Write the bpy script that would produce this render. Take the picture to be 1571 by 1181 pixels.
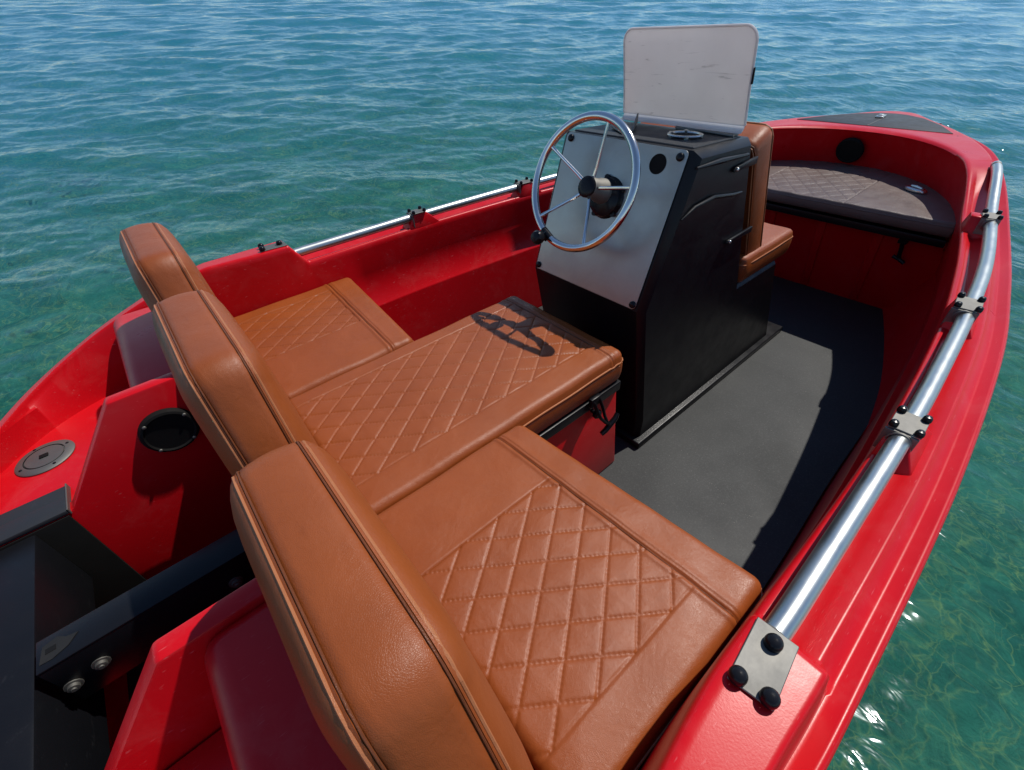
import bpy, bmesh, math, random
import numpy as np
from mathutils import Matrix, Vector
random.seed(3); rng = np.random.default_rng(5)
S = bpy.context.scene
for o in list(bpy.data.objects): bpy.data.objects.remove(o)

# ------------------------------------------------------------------ camera, light, exposure
# boat frame: x forward, y to port, z up, origin on the cockpit floor; the boat floats slightly heeled
F_PX = 681.228
RC = np.array([[0.75977081, -0.64797413, -0.05364555],
               [-0.44667614, -0.46022178, -0.76725247],
               [0.4724709, 0.60689821, -0.63909765]])       # rows: right, down, forward in the boat frame
CB = np.array([-0.31302153, -0.78056017, 1.17412923])
HORIZON_Y = -95.0
th = math.atan((590.5 - HORIZON_Y) / F_PX)
up_b = RC.T @ np.array([0, -math.cos(th), -math.sin(th)])
Rw = Vector(up_b).rotation_difference(Vector((0, 0, 1))).to_matrix()
PIV = Vector((.8, 0, -.13))
T = Rw.to_4x4() @ Matrix.Translation(-PIV)                   # boat frame -> world, water at z = 0

cam_d = bpy.data.cameras.new('camera'); cam = bpy.data.objects.new('camera', cam_d)
S.collection.objects.link(cam); S.camera = cam
cam_d.sensor_fit = 'HORIZONTAL'; cam_d.sensor_width = 36; cam_d.lens = 36 * F_PX / 1571
cam_d.clip_start = .02; cam_d.clip_end = 9000
Mc = Matrix(((RC[0][0], -RC[1][0], -RC[2][0]), (RC[0][1], -RC[1][1], -RC[2][1]), (RC[0][2], -RC[1][2], -RC[2][2]))).to_4x4()
cam.matrix_world = T @ (Matrix.Translation(Vector(CB)) @ Mc)

SUN_B = Vector((.64, -.115, 1.0)).normalized()                # towards the sun, boat frame
sw = (Rw @ SUN_B).normalized()
elev = math.asin(sw.z); azim = math.atan2(sw.x, sw.y)
w = bpy.data.worlds.new('World'); S.world = w; w.use_nodes = True
nt = w.node_tree; bg = nt.nodes['Background']
sky = nt.nodes.new('ShaderNodeTexSky'); sky.sky_type = 'NISHITA'; sky.sun_disc = False
sky.sun_elevation = elev; sky.sun_rotation = azim; sky.altitude = 2500; sky.air_density = 1.4; sky.dust_density = .1; sky.ozone_density = 4.5
nt.links.new(sky.outputs[0], bg.inputs[0]); bg.inputs[1].default_value = .118
sd = bpy.data.lights.new('sun', 'SUN'); sd.energy = 4.2; sd.angle = math.radians(.6); sd.color = (1, .95, .87)
sun = bpy.data.objects.new('sun', sd); S.collection.objects.link(sun)
sun.rotation_euler = sw.to_track_quat('Z', 'Y').to_euler(); sun.location = (0, 0, 12)
S.view_settings.view_transform = 'Standard'; S.view_settings.look = 'None'
S.view_settings.exposure = 0.0; S.view_settings.gamma = 1; S.view_settings.use_curve_mapping = False
S.render.engine = 'CYCLES'
S.cycles.max_bounces = 10; S.cycles.transparent_max_bounces = 12; S.cycles.transmission_bounces = 6
S.cycles.caustics_refractive = False; S.cycles.caustics_reflective = False

# ------------------------------------------------------------------ materials
class NM:
    def __init__(s, name):
        s.m = bpy.data.materials.new(name); s.m.use_nodes = True; s.t = s.m.node_tree
        s.b = s.t.nodes['Principled BSDF']; s.co = s.n('ShaderNodeTexCoord').outputs['Object']
    def n(s, ty, **k):
        x = s.t.nodes.new(ty)
        for a, v in k.items(): setattr(x, a, v)
        return x
    def l(s, a, b): s.t.links.new(a, b)
    def noise(s, scale, detail=4, rough=.5, vec=None, dist=0):
        x = s.n('ShaderNodeTexNoise'); x.inputs['Scale'].default_value = scale; x.inputs['Detail'].default_value = detail
        x.inputs['Roughness'].default_value = rough; x.inputs['Distortion'].default_value = dist
        s.l(vec if vec is not None else s.co, x.inputs['Vector']); return x.outputs['Fac']
    def mapr(s, v, a, b, c, d):
        x = s.n('ShaderNodeMapRange'); s.l(v, x.inputs[0])
        for i, q in enumerate((a, b, c, d)): x.inputs[i + 1].default_value = q
        return x.outputs[0]
    def ramp(s, v, stops):
        x = s.n('ShaderNodeValToRGB'); e = x.color_ramp.elements
        while len(e) < len(stops): e.new(.5)
        for q, (p, c) in zip(e, stops): q.position = p; q.color = (*c, 1)
        s.l(v, x.inputs[0]); return x.outputs[0]
    def mix(s, f, a, b, blend='MIX'):
        x = s.n('ShaderNodeMix', data_type='RGBA', blend_type=blend)
        for i, v in ((0, f), (6, a), (7, b)):
            if isinstance(v, (int, float)): x.inputs[i].default_value = v
            elif isinstance(v, tuple): x.inputs[i].default_value = (*v, 1)
            else: s.l(v, x.inputs[i])
        return x.outputs[2]
    def math(s, op, a, b=None):
        x = s.n('ShaderNodeMath', operation=op)
        for i, v in enumerate((a, b)):
            if v is None: continue
            if isinstance(v, (int, float)): x.inputs[i].default_value = v
            else: s.l(v, x.inputs[i])
        return x.outputs[0]
    def bump(s, h, dist, strength=1.0, nrm=None):
        x = s.n('ShaderNodeBump'); x.inputs['Distance'].default_value = dist; x.inputs['Strength'].default_value = strength
        s.l(h, x.inputs['Height'])
        if nrm is not None: s.l(nrm, x.inputs['Normal'])
        return x.outputs[0]
    def scale(s, v):
        x = s.n('ShaderNodeMapping'); x.inputs['Scale'].default_value = v; s.l(s.co, x.inputs[0]); return x.outputs[0]
    def set(s, **k):
        names = dict(color='Base Color', rough='Roughness', metal='Metallic', normal='Normal', coat='Coat Weight', coatr='Coat Roughness', spec='Specular IOR Level', sheen='Sheen Weight', aniso='Anisotropic')
        for a, v in k.items():
            i = s.b.inputs[names[a]]
            if isinstance(v, tuple): i.default_value = (*v, 1)
            elif isinstance(v, (int, float)): i.default_value = v
            else: s.l(v, i)
        return s.m

def mat_red():
    m = NM('red_moulded_plastic')
    c = m.ramp(m.noise(2.3, 5, .6), [(.3, (.50, .003, .007)), (.7, (.575, .005, .011))])
    dust = m.mapr(m.noise(9, 8, .75, dist=.6), .50, .8, 0, .22)
    c = m.mix(dust, c, (.60, .13, .12))
    scr = m.mapr(m.noise(60, 2, .5, m.scale((1, 9, 3))), .68, .75, 0, .30)
    c = m.mix(scr, c, (.7, .2, .2))
    r = m.mapr(m.noise(14, 6, .65), .3, .75, .27, .37)
    b = m.bump(m.noise(420, 2, .5), .0004, .18)
    return m.set(color=c, rough=r, normal=b, spec=.24)

def mat_leather(name, a, bcol, dk):
    m = NM(name)
    c = m.ramp(m.noise(6, 5, .6), [(.3, a), (.72, bcol)])
    c = m.mix(m.mapr(m.noise(38, 5, .7), .55, .85, 0, .35), c, dk)
    v = m.n('ShaderNodeTexVoronoi', feature='DISTANCE_TO_EDGE'); v.inputs['Scale'].default_value = 620; m.l(m.co, v.inputs['Vector'])
    g = m.math('MINIMUM', m.math('MULTIPLY', v.outputs['Distance'], 3.0), .5)
    b = m.bump(g, .00035, .5)
    b = m.bump(m.noise(70, 4, .6, dist=.8), .0012, .35, b)
    b = m.bump(m.noise(11, 3, .5, dist=1.2), .006, .3, b)
    r = m.mapr(m.noise(20, 5, .6), .3, .8, .36, .52)
    return m.set(color=c, rough=r, normal=b, spec=.38)

def mat_deck():
    m = NM('dark_rubber_flooring')
    c = m.ramp(m.noise(2.0, 4, .5, dist=.3), [(.3, (.023, .025, .026)), (.75, (.029, .031, .031))])
    sp = m.n('ShaderNodeTexVoronoi'); sp.inputs['Scale'].default_value = 120; m.l(m.co, sp.inputs['Vector'])
    s1 = m.math('LESS_THAN', sp.outputs['Distance'], .12)
    s2 = m.math('MULTIPLY', s1, m.math('GREATER_THAN', m.noise(30, 2), .60))
    c = m.mix(m.math('MULTIPLY', s2, .55), c, (.22, .21, .19))
    c = m.mix(m.mapr(m.noise(190, 4, .7), .5, .8, 0, .5), c, (.085, .09, .088))
    return m.set(color=c, rough=m.mapr(m.noise(5, 4, .5), .3, .7, .58, .70), normal=m.bump(m.noise(420, 3, .6), .0008, .5), spec=.4)

def mat_black(name='black_plastic', col=(.006, .0065, .0085), r0=.30, r1=.45, scuff=.12):
    m = NM(name)
    c = m.mix(m.mapr(m.noise(24, 6, .75, m.scale((1, 1, 3)), .5), .6, .85, 0, scuff), col, (.16, .165, .18))
    return m.set(color=c, rough=m.mapr(m.noise(17, 5, .6), .3, .75, r0, r1), normal=m.bump(m.noise(260, 3, .6), .0006, .3), spec=.22)

def mat_steel(name, col, r0, r1, stretch=(1, 40, 1), sc=30):
    m = NM(name)
    brushed = m.noise(sc, 4, .6, m.scale(stretch))
    c = m.mix(m.mapr(m.noise(9, 6, .7, dist=.8), .45, .8, 0, .35), col, tuple(x * .72 for x in col))
    return m.set(color=c, metal=1.0, rough=m.mapr(m.noise(12, 6, .7), .3, .75, r0, r1), normal=m.bump(brushed, .0004, .18))

def mat_screen():
    m = NM('milky_acrylic_sheet')
    c = m.ramp(m.noise(7, 6, .65), [(.3, (.84, .81, .79)), (.7, (.90, .87, .85))])
    c = m.mix(m.mapr(m.noise(45, 3, .5, m.scale((1, .25, 2.5)), 1.5), .66, .72, 0, .4), c, (.33, .31, .30))
    c = m.mix(m.mapr(m.noise(28, 8, .8, dist=2.5), .72, .78, 0, .5), c, (.25, .22, .2))
    mm = m.set(color=c, metal=0, rough=m.mapr(m.noise(15, 5, .6), .3, .7, .38, .5), normal=m.bump(m.noise(3, 3, .5), .01, .3))
    tl_ = m.n('ShaderNodeBsdfTranslucent'); m.l(c, tl_.inputs[0]); ms = m.n('ShaderNodeMixShader'); ms.inputs[0].default_value = .42
    m.l(m.b.outputs[0], ms.inputs[1]); m.l(tl_.outputs[0], ms.inputs[2]); m.l(ms.outputs[0], m.t.nodes['Material Output'].inputs['Surface']); return mm

def mat_panel():
    m = NM('brushed_steel_panel')
    c = m.mix(m.mapr(m.noise(5, 6, .7, dist=1.2), .45, .8, 0, .6), (.36, .365, .345), (.27, .26, .235))
    c = m.mix(m.mapr(m.noise(70, 7, .85), .68, .78, 0, .4), c, (.25, .2, .16))
    sw_ = m.n('ShaderNodeTexWave', wave_type='RINGS', rings_direction='SPHERICAL'); sw_.inputs['Scale'].default_value = 1.0
    b = m.bump(m.noise(260, 3, .6, m.scale((1, .03, 1))), .0005, .22)
    b = m.bump(m.noise(4, 2, .5), .006, .25, b)
    return m.set(color=c, metal=.92, rough=m.mapr(m.noise(9, 6, .7), .3, .7, .30, .44), normal=b)

RED = mat_red()
LEATHER = mat_leather('tan_leather', (.240, .055, .0100), (.290, .070, .0145), (.17, .038, .009))
LEATHER_D = mat_leather('weathered_brown_leather', (.105, .075, .066), (.15, .112, .10), (.08, .055, .048))
PIPING = mat_leather('dark_seam_thread', (.13, .035, .010), (.17, .048, .014), (.08, .024, .008))
PIPLIGHT = mat_leather('tan_piping', (.37, .13, .05), (.45, .17, .07), (.3, .1, .04))
DECK = mat_deck()
BLACK = mat_black(); CAP = mat_black('black_rubber_cap', (.008, .008, .010), .2, .32, .03)
PAD = mat_black('grey_black_rubber', (.022, .025, .03), .45, .65, .2)
DARK = mat_black('matt_black', (.004, .004, .004), .7, .9, 0)
STEEL = mat_steel('polished_steel', (.56, .56, .54), .20, .34)
STEELR = mat_steel('brushed_steel', (.205, .20, .185), .60, .74)
RAIL = NM('rail_steel'); RAIL = RAIL.set(color=(.50, .52, .50), metal=1.0, rough=RAIL.mapr(RAIL.noise(14, 5, .6), .3, .7, .30, .42))
PANEL = mat_panel(); SCREEN = mat_screen()

# ------------------------------------------------------------------ builders
COL = S.collection
LOC = {}
def thing(name, label, cat, loc=(0, 0, 0), group=None):
    o = bpy.data.objects.new(name, None); COL.objects.link(o); o.empty_display_size = .1
    o.matrix_world = T @ Matrix.Translation(Vector(loc)); LOC[o] = Vector(loc)
    o['label'] = label; o['category'] = cat
    if group: o['group'] = group
    return o
def root_loc(p):
    while p.parent: p = p.parent
    return LOC[p]
def mesh(name, V, Fc, mat, parent, sharp=35, label=None, smooth=True, mats=None, fm=None):
    off = root_loc(parent)
    V = np.asarray(V, float) - np.array(off)
    me = bpy.data.meshes.new(name); me.from_pydata(V.tolist(), [], [tuple(int(i) for i in f) for f in Fc]); me.validate()
    me.materials.append(mat)
    bm = bmesh.new(); bm.from_mesh(me); bmesh.ops.recalc_face_normals(bm, faces=bm.faces); bm.to_mesh(me); bm.free()
    if smooth:
        me.shade_smooth(); me.set_sharp_from_angle(angle=math.radians(sharp))
    o = bpy.data.objects.new(name, me); COL.objects.link(o); o.parent = parent
    if label: o['label'] = label
    return o
class MB:
    def __init__(s): s.V = []; s.F = []
    def add(s, V, F):
        k = len(s.V); s.V += [tuple(map(float, v)) for v in V]; s.F += [tuple(i + k for i in f) for f in F]; return s
    def grid(s, G, close_u=False, close_v=False):
        G = np.asarray(G); a, b = G.shape[:2]; F = []
        for i in range(a if close_u else a - 1):
            for j in range(b if close_v else b - 1):
                i2 = (i + 1) % a; j2 = (j + 1) % b
                F.append((i * b + j, i2 * b + j, i2 * b + j2, i * b + j2))
        return s.add(G.reshape(-1, 3), F)
    def tube(s, P, r, n=12, caps=True):
        P = np.asarray(P, float); N = len(P); rr = np.full(N, r) if np.isscalar(r) else np.asarray(r)
        tan = np.gradient(P, axis=0); tan /= np.linalg.norm(tan, axis=1)[:, None]
        up = np.array([0, 0, 1.0]); 
        if abs(tan[0] @ up) > .9: up = np.array([0, 1.0, 0])
        G = []
        e = np.cross(tan[0], up); e /= np.linalg.norm(e)
        for i in range(N):
            e = e - (e @ tan[i]) * tan[i]; e /= np.linalg.norm(e); g = np.cross(tan[i], e)
            a = np.linspace(0, 2 * np.pi, n, endpoint=False)
            G.append(P[i] + rr[i] * (np.cos(a)[:, None] * e + np.sin(a)[:, None] * g))
        s.grid(G, close_v=True)
        if caps:
            k = len(s.V) - N * n; s.F.append(tuple(k + j for j in range(n))); s.F.append(tuple(k + (N - 1) * n + j for j in range(n)))
        return s
    def lathe(s, prof, c, ax, n=28):
        c = np.array(c, float); ax = np.array(ax, float); ax /= np.linalg.norm(ax)
        u = np.cross(ax, [0, 0, 1.0]); 
        if np.linalg.norm(u) < .1: u = np.cross(ax, [0, 1.0, 0])
        u /= np.linalg.norm(u); v = np.cross(ax, u); a = np.linspace(0, 2 * np.pi, n, endpoint=False)
        G = [[c + ax * h + r * (math.cos(t) * u + math.sin(t) * v) for t in a] for r, h in prof]
        return s.grid(G, close_v=True)
    def box(s, lo, hi, bev=.003, seg=2, xf=None):
        bm = bmesh.new(); bmesh.ops.create_cube(bm, size=1)
        lo = Vector(lo); hi = Vector(hi)
        for q in bm.verts: q.co = Vector(((lo[i] + hi[i]) / 2 + q.co[i] * (hi[i] - lo[i])) for i in range(3))
        if bev: bmesh.ops.bevel(bm, geom=bm.edges[:], offset=bev, segments=seg, profile=.5, affect='EDGES')
        s.addbm(bm, xf); return s
    def addbm(s, bm, xf=None):
        bm.verts.index_update(); V = [(xf @ q.co if xf else q.co)[:] for q in bm.verts]
        s.add(V, [tuple(q.index for q in f.verts) for f in bm.faces]); bm.free()
    def prism(s, poly, dirv, bev=.003, seg=2):
        """poly: 3D coplanar points, extruded along dirv"""
        bm = bmesh.new(); a = [bm.verts.new(p) for p in poly]; d = Vector(dirv); b = [bm.verts.new(Vector(p) + d) for p in poly]
        bm.faces.new(a); bm.faces.new(b[::-1]); n = len(a)
        for i in range(n): bm.faces.new((a[i], b[i], b[(i + 1) % n], a[(i + 1) % n]))
        bmesh.ops.recalc_face_normals(bm, faces=bm.faces)
        if bev: bmesh.ops.bevel(bm, geom=bm.edges[:], offset=bev, segments=seg, profile=.5, affect='EDGES', clamp_overlap=True)
        s.addbm(bm); return s
    def build(s, name, mat, parent, **k): return mesh(name, s.V, s.F, mat, parent, **k)

def cr(P, n):
    """Catmull-Rom through control points, n samples uniform in parameter"""
    P = np.asarray(P, float); Q = np.vstack([2 * P[0] - P[1], P, 2 * P[-1] - P[-2]]); m = len(P) - 1
    t = np.linspace(0, m, n); i = np.minimum(t.astype(int), m - 1); f = (t - i)[:, None]
    a, b, c, d = Q[i], Q[i + 1], Q[i + 2], Q[i + 3]
    return .5 * (2 * b + (c - a) * f + (2 * a - 5 * b + 4 * c - d) * f ** 2 + (-a + 3 * b - 3 * c + d) * f ** 3)
def sstep(x, a, b):
    t = np.clip((x - a) / (b - a), 0, 1); return t * t * (3 - 2 * t)
def lstep(x, a, b): return np.clip((x - a) / (b - a), 0, 1)
def screw_head(mb, c, ax, r=.011, h=.008):
    mb.lathe([(r, 0), (r, h * .35), (r * .93, h * .65), (r * .7, h * .9), (r * .35, h), (.0002, h * 1.02)], c, ax, 16)

# ------------------------------------------------------------------ hull
CT = [  # flange x,y | ledge inner x,y | floor line x,y
 (-1.02, 0, -.97, 0, -.90, 0), (-1.005, .30, -.955, .29, -.90, .28), (-.95, .55, -.90, .50, -.85, .5), (-.80, .745, -.765, .675, -.74, .64),
 (-.62, .86, -.62, .765, -.62, .70), (-.44, .892, -.45, .798, -.45, .73), (-.25, .895, -.25, .790, -.25, .745), (-.08, .895, -.08, .772, -.08, .75),
 (.06, .896, .06, .770, .06, .752), (.5, .888, .5, .768, .5, .752), (.97, .857, .95, .738, .95, .727), (1.3, .812, 1.3, .690, 1.3, .715),
 (1.6, .760, 1.58, .640, 1.6, .697), (1.9, .692, 1.86, .580, 1.88, .672), (2.1, .640, 2.03, .535, 2.05, .645), (2.22, .605, 2.15, .495, 2.2, .61),
 (2.38, .555, 2.28, .440, 2.38, .53), (2.56, .475, 2.385, .362, 2.55, .43), (2.75, .360, 2.47, .262, 2.68, .31), (2.92, .235, 2.525, .16, 2.76, .19),
 (3.10, .105, 2.548, .07, 2.8, .08), (3.145, 0, 2.552, 0, 2.81, 0)]
NS = 760
CV = cr(CT, NS)
FX, FY, IX, IY, LX, LY = CV.T
def arc(P, n):   # resample all by flange arc length
    d = np.r_[0, np.cumsum(np.linalg.norm(np.diff(CV[:, :4], axis=0), axis=1))]; t = np.linspace(0, d[-1], n)
    return np.column_stack([np.interp(t, d, CV[:, k]) for k in range(6)])
CV = arc(CV, NS); FX, FY, IX, IY, LX, LY = CV.T
IXs = IX.copy()
def ztop(x):
    aft = .638 - .24 * np.clip((-x - .22) / .75, 0, 1) ** 1.25
    base = .570
    z = aft + (base - aft) * lstep(x, .018, .062)
    return z + (.652 - base) * sstep(x, 1.78, 2.24) + .008 * sstep(x, 2.2, 2.5)
def zfl(x): return np.where(x < -.2, .565 - .20 * np.clip((-x - .2) / .75, 0, 1) ** 1.2, .560 + .080 * sstep(x, 1.5, 2.6))
nx, ny = np.gradient(FX), np.gradient(FY); L_ = np.hypot(nx, ny); nx, ny = ny / L_, -nx / L_   # inboard... outward normal in plan
if ny[NS // 2] < 0: nx, ny = -nx, -ny
def off(d): return FX - nx * d, np.maximum(FY - ny * d, 0)
zt = ztop(IX); zf = zfl(FX)
def rail_pts(x, y, z): return np.column_stack([x, y, np.broadcast_to(z, x.shape)])
tw = lambda f: (IX + (RX - IX) * f, IY + (RY - IY) * f)
RX, RY = off(.045)
zr = np.maximum(zt - .002 * (IX < 2.2), zf + .004)
rails = []
wx, wy = LX, LY
# inner wall, from floor up
shelf = sstep(IX, .16, .24) * (1 - sstep(IX, 1.7, 1.9))           # moulded shelf in the side wall
wz = lambda z, f, d=0: rail_pts(IX + (wx - IX) * f, np.maximum(IY + (wy - IY) * f - d, 0), z)
rails.append(rail_pts(wx, wy, -.02))
fl = rail_pts(wx, wy, .02); rails.append(fl)
lo = .015 * shelf
rails.append(rail_pts(IX + (wx - IX) * .55, np.maximum(IY + (wy - IY) * .55 + lo * .2, 0), .318))
rails.append(rail_pts(IX + (wx - IX) * .53, np.maximum(IY + (wy - IY) * .53 + lo * .25, 0), .326))
rails.append(rail_pts(IX + (wx - IX) * .50, np.maximum(IY + (wy - IY) * .50 + lo, 0), .334))
rails.append(rail_pts(IX + (wx - IX) * .30, np.maximum(IY + (wy - IY) * .3 + .011 * shelf, 0), .46))
rails.append(rail_pts(IX + (wx - IX) * .06, np.maximum(IY + (wy - IY) * .06, 0), zt - .022))
rails.append(rail_pts(IX, IY, zt - .010))
chn = lstep(IX, .02, .05) * (1 - sstep(IX, 1.95, 2.15))          # channel moulded under the rail
for f, dz, dc in ((.035, -.003, 0), (.09, 0, 0), (.22, .0, .001), (.34, 0, .014), (.42, 0, .016), (.7, 0, .008), (.93, .000, .0005), (.985, .0, .0)):
    x, y = tw(f); rails.append(rail_pts(x, y, zt + dz - dc * chn + (zr - zt) * max(0, (f - .3) / .7)))
x, y = off(.045); rails.append(rail_pts(x, y, zr - .001))
x, y = off(.0425); rails.append(rail_pts(x, y, zr - .004))
x, y = off(.027); rails.append(rail_pts(x, y, zf - .008))
x, y = off(.022); rails.append(rail_pts(x, y, zf - .008))
x, y = off(.010); rails.append(rail_pts(x, y, zf + .001))
x, y = off(.005); rails.append(rail_pts(x, y, zf + .002))
x, y = off(.0); rails.append(rail_pts(x, y, zf - .004))
x, y = off(-.004); rails.append(rail_pts(x, y, zf - .035))
x, y = off(.006); rails.append(rail_pts(x, y, zf - .085))
x, y = off(.012); rails.append(rail_pts(x, y, zf - .095))
x, y = off(.028); rails.append(rail_pts(x, y, .25 + .1 * sstep(FX, 1.5, 3)))
x, y = off(.10); rails.append(rail_pts(x, y, .0 + .08 * sstep(FX, 1.5, 3)))
x, y = off(.30); rails.append(rail_pts(x, y, -.20)); 
rails.append(rail_pts(FX * .96, FY * .02, -.30))

boat = thing('boat', 'red open motorboat with tan leather seats, black floor and steel side rails', 'boat', (.8, 0, -.13))
hull = MB()
G = np.array(rails)
for sgn in (-1, 1): hull.grid(G * np.array([1, sgn, 1]))

# rail blocks moulded on the ledge (the rail is clamped on them)
def yin(x): return float(np.interp(x, IX[200:], IY[200:])) if x < 2.3 else 0
def yri(x): return float(np.interp(x, RX[200:560], RY[200:560]))
ZB = .6125
BLK = [(.508, 1.0), (1.028, .92), (1.70, .72)]
for bx, s in BLK:
    for sgn in (-1, 1):
        p = []
        for z, xa, xb, d0, d1 in ((.548, -.062, .100, .0, .0), (ZB + .002, -.026, .030, .003, .042)):
            for x, side in ((bx + xa * s, 0), (bx + xb * s, 0), (bx + xb * s, 1), (bx + xa * s, 1)):
                p.append((x, sgn * ((yin(x) + .001 + d0) if side == 0 else (yri(x) - .003 - d1)), z))
        bm = bmesh.new(); v = [bm.verts.new(q) for q in p]
        for f in ((0, 1, 2, 3), (4, 5, 6, 7), (0, 1, 5, 4), (1, 2, 6, 5), (2, 3, 7, 6), (3, 0, 4, 7)): bm.faces.new([v[i] for i in f])
        bmesh.ops.recalc_face_normals(bm, faces=bm.faces)
        bmesh.ops.bevel(bm, geom=bm.edges[:], offset=.0035, segments=2, profile=.5, affect='EDGES'); hull.addbm(bm)
hull_o = hull.build('hull', RED, boat, sharp=62)

# floor
m = IX > -.33
fx = np.r_[LX[m][LX[m] < 2.35]]; fy = LY[m][:len(fx)]
k = range(0, len(fx), 6)
fm = MB(); P1 = [(fx[i], -fy[i] + .006, 0) for i in k]; P2 = [(fx[i], fy[i] - .006, 0) for i in k]
fm.grid([P1, [(a[0], 0, 0) for a in P1], P2]); fm.build('floor', DECK, boat)
MB().box((-1.0, -.8, -.12), (2.6, .8, -.03), 0).build('bilge', DARK, boat) if False else None

# aft deck, well walls and side boxes (moulded in red)
AZ = .392
ia = [i for i in range(0, NS, 4) if IX[i] < -.45]
for sgn in (1, -1):
    a = MB()
    pl = [(IX[i] - .004, sgn * (IY[i] + .006), AZ) for i in ia if IY[i] > .34] + [(-.45, sgn * .80, AZ), (-.45, sgn * .34, AZ), (IX[ia[0]] + .0, sgn * .34, AZ)]
    bm = bmesh.new(); bm.faces.new([bm.verts.new(p) for p in pl]); bmesh.ops.triangulate(bm, faces=bm.faces[:]); a.addbm(bm)
    a.build('aft_deck', RED, boat)
    b = MB()   # side box between cockpit and aft deck
    yo = .785
    b.prism([(-.345, sgn * .325, .30), (-.345, sgn * .325, .592), (-.497, sgn * .325, .592), (-.545, sgn * .325, .30)], (0, sgn * (yo - .325), 0), .030, 5)
    # rib rising to the box, beside the engine well
    b.prism([(-.98, sgn * .302, -.10), (-.98, sgn * .302, AZ + .004), (-.705, sgn * .302, AZ + .006), (-.535, sgn * .302, .602), (-.345, sgn * .302, .602), (-.335, sgn * .302, -.10)], (0, sgn * .034, 0), .006, 2)
    b.build('side_box', RED, boat)
MB().box((-.345, -.30, -.1), (-.325, .30, .60), .004).build('well_front_wall', RED, boat)
MB().box((-1.0, -.30, -.09), (-.35, .30, -.06), 0).build('well_floor', DARK, boat)
# transom pad and side strip
t = MB(); t.box((-.965, -.298, .20), (-.775, .298, .388), .006); t.build('transom_pad', BLACK, boat)
t = MB(); t.box((-.955, .345, AZ + .002), (-.712, .395, AZ + .010), .002); t.box((-.955, .298, AZ + .002), (-.712, .350, .4065), .003)
t.build('edge_strip', PAD, boat)
MB().box((-.955, .2965, -.06), (-.715, .3015, .392), .001).build('well_side_pad', DARK, boat)
MB().box((-.7115, .299, .392), (-.7085, .394, .408), .0008, 1).build('strip_trim', STEELR, boat)

# seat boxes
cb = MB(); bm = bmesh.new()
p = [(-.3, -.222, 0), (.545, -.215, 0), (.49, -.222, .385), (-.3, -.222, .385)]
v = [bm.verts.new(q) for q in p] + [bm.verts.new((q[0], -q[1], q[2])) for q in p]
for f in ((0, 1, 2, 3), (4, 5, 6, 7), (0, 1, 5, 4), (1, 2, 6, 5), (2, 3, 7, 6)): bm.faces.new([v[i] for i in f])
bmesh.ops.recalc_face_normals(bm, faces=bm.faces); bmesh.ops.bevel(bm, geom=bm.edges[:], offset=.008, segments=3, profile=.5, affect='EDGES'); cb.addbm(bm)
cb.build('seat_box', RED, boat)
MB().box((-.3, -.230, .356), (.497, .230, .388), .004).build('seat_box_lid', BLACK, boat)
for sgn in (-1, 1):
    s_ = MB(); s_.prism([(-.3, sgn * .26, 0), (.09, sgn * .26, 0), (.10, sgn * .26, .375), (-.3, sgn * .26, .375)], (0, sgn * .49, 0), .008); s_.build('seat_box', RED, boat)
    MB().box((-.3, min(sgn * .236, sgn * .755), .3755), (.11, max(sgn * .236, sgn * .755), .397), .003).build('seat_box_lid', BLACK, boat)
# rubber toggle latch on the seat box
la = MB(); yl = -.236
la.tube([(.366, yl, .40), (.374, yl - .006, .385), (.380, yl - .012, .36), (.392, yl - .016, .33), (.410, yl - .018, .305), (.424, yl - .018, .290)], .0048, 8)
la.tube([(.392, yl, .40), (.396, yl - .006, .385), (.402, yl - .012, .36), (.408, yl - .016, .33), (.424, yl - .018, .290)], .0045, 8)
la.box((.362, yl - .006, .376), (.400, yl + .006, .404), .003)
la.tube([(.402, yl - .016, .262), (.416, yl - .018, .268), (.436, yl - .018, .279), (.456, yl - .018, .290), (.466, yl - .016, .301)], [.007, .008, .0085, .008, .0065], 10)
la.tube([(.424, yl - .018, .29), (.432, yl - .018, .279)], .0065, 8)
la.build('rubber_latch', BLACK, boat)
lk = MB(); lk.lathe([(.006, 0), (.006, .012), (.013, .014), (.014, .022), (.010, .027), (.0002, .028)], (.386, -.224, .344), (0, -1, 0), 16); lk.build('latch_knob', CAP, boat)

# bow seat box with its locker front
fb = MB(); bm = bmesh.new()
p = [(2.2, -.60, 0), (2.2, .60, 0), (2.10, .585, .40), (2.10, -.585, .40)]; q = [(2.8, -.2, 0), (2.8, .2, 0), (2.8, .2, .40), (2.8, -.2, .40)]
v = [bm.verts.new(a) for a in p] + [bm.verts.new(a) for a in q]
for f in ((0, 1, 2, 3), (0, 3, 7, 4), (1, 2, 6, 5), (2, 3, 7, 6)): bm.faces.new([v[i] for i in f])
fb.addbm(bm)
for y0 in (-.36, -.13, .10, .33):    # moulded ribs on the locker front
    fb.prism([(2.196, y0, .01), (2.112, y0, .36), (2.104, y0, .36), (2.188, y0, .01)], (0, .035, 0), .004)
fb.build('bow_seat_box', RED, boat)
MB().prism([(2.02, -.575, .385), (2.02, .575, .385), (2.78, .22, .385), (2.78, -.22, .385)], (0, 0, .030), .004).build('bow_seat_lid', BLACK, boat)
tl = MB(); tl.tube([(2.085, -.435, .36), (2.09, -.44, .33), (2.095, -.447, .285)], .008, 8); tl.tube([(2.093, -.475, .268), (2.095, -.45, .280), (2.097, -.425, .286)], .008, 8); tl.box((2.07, -.452, .35), (2.10, -.420, .385), .003)
tl.build('rubber_latch', BLACK, boat)

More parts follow.
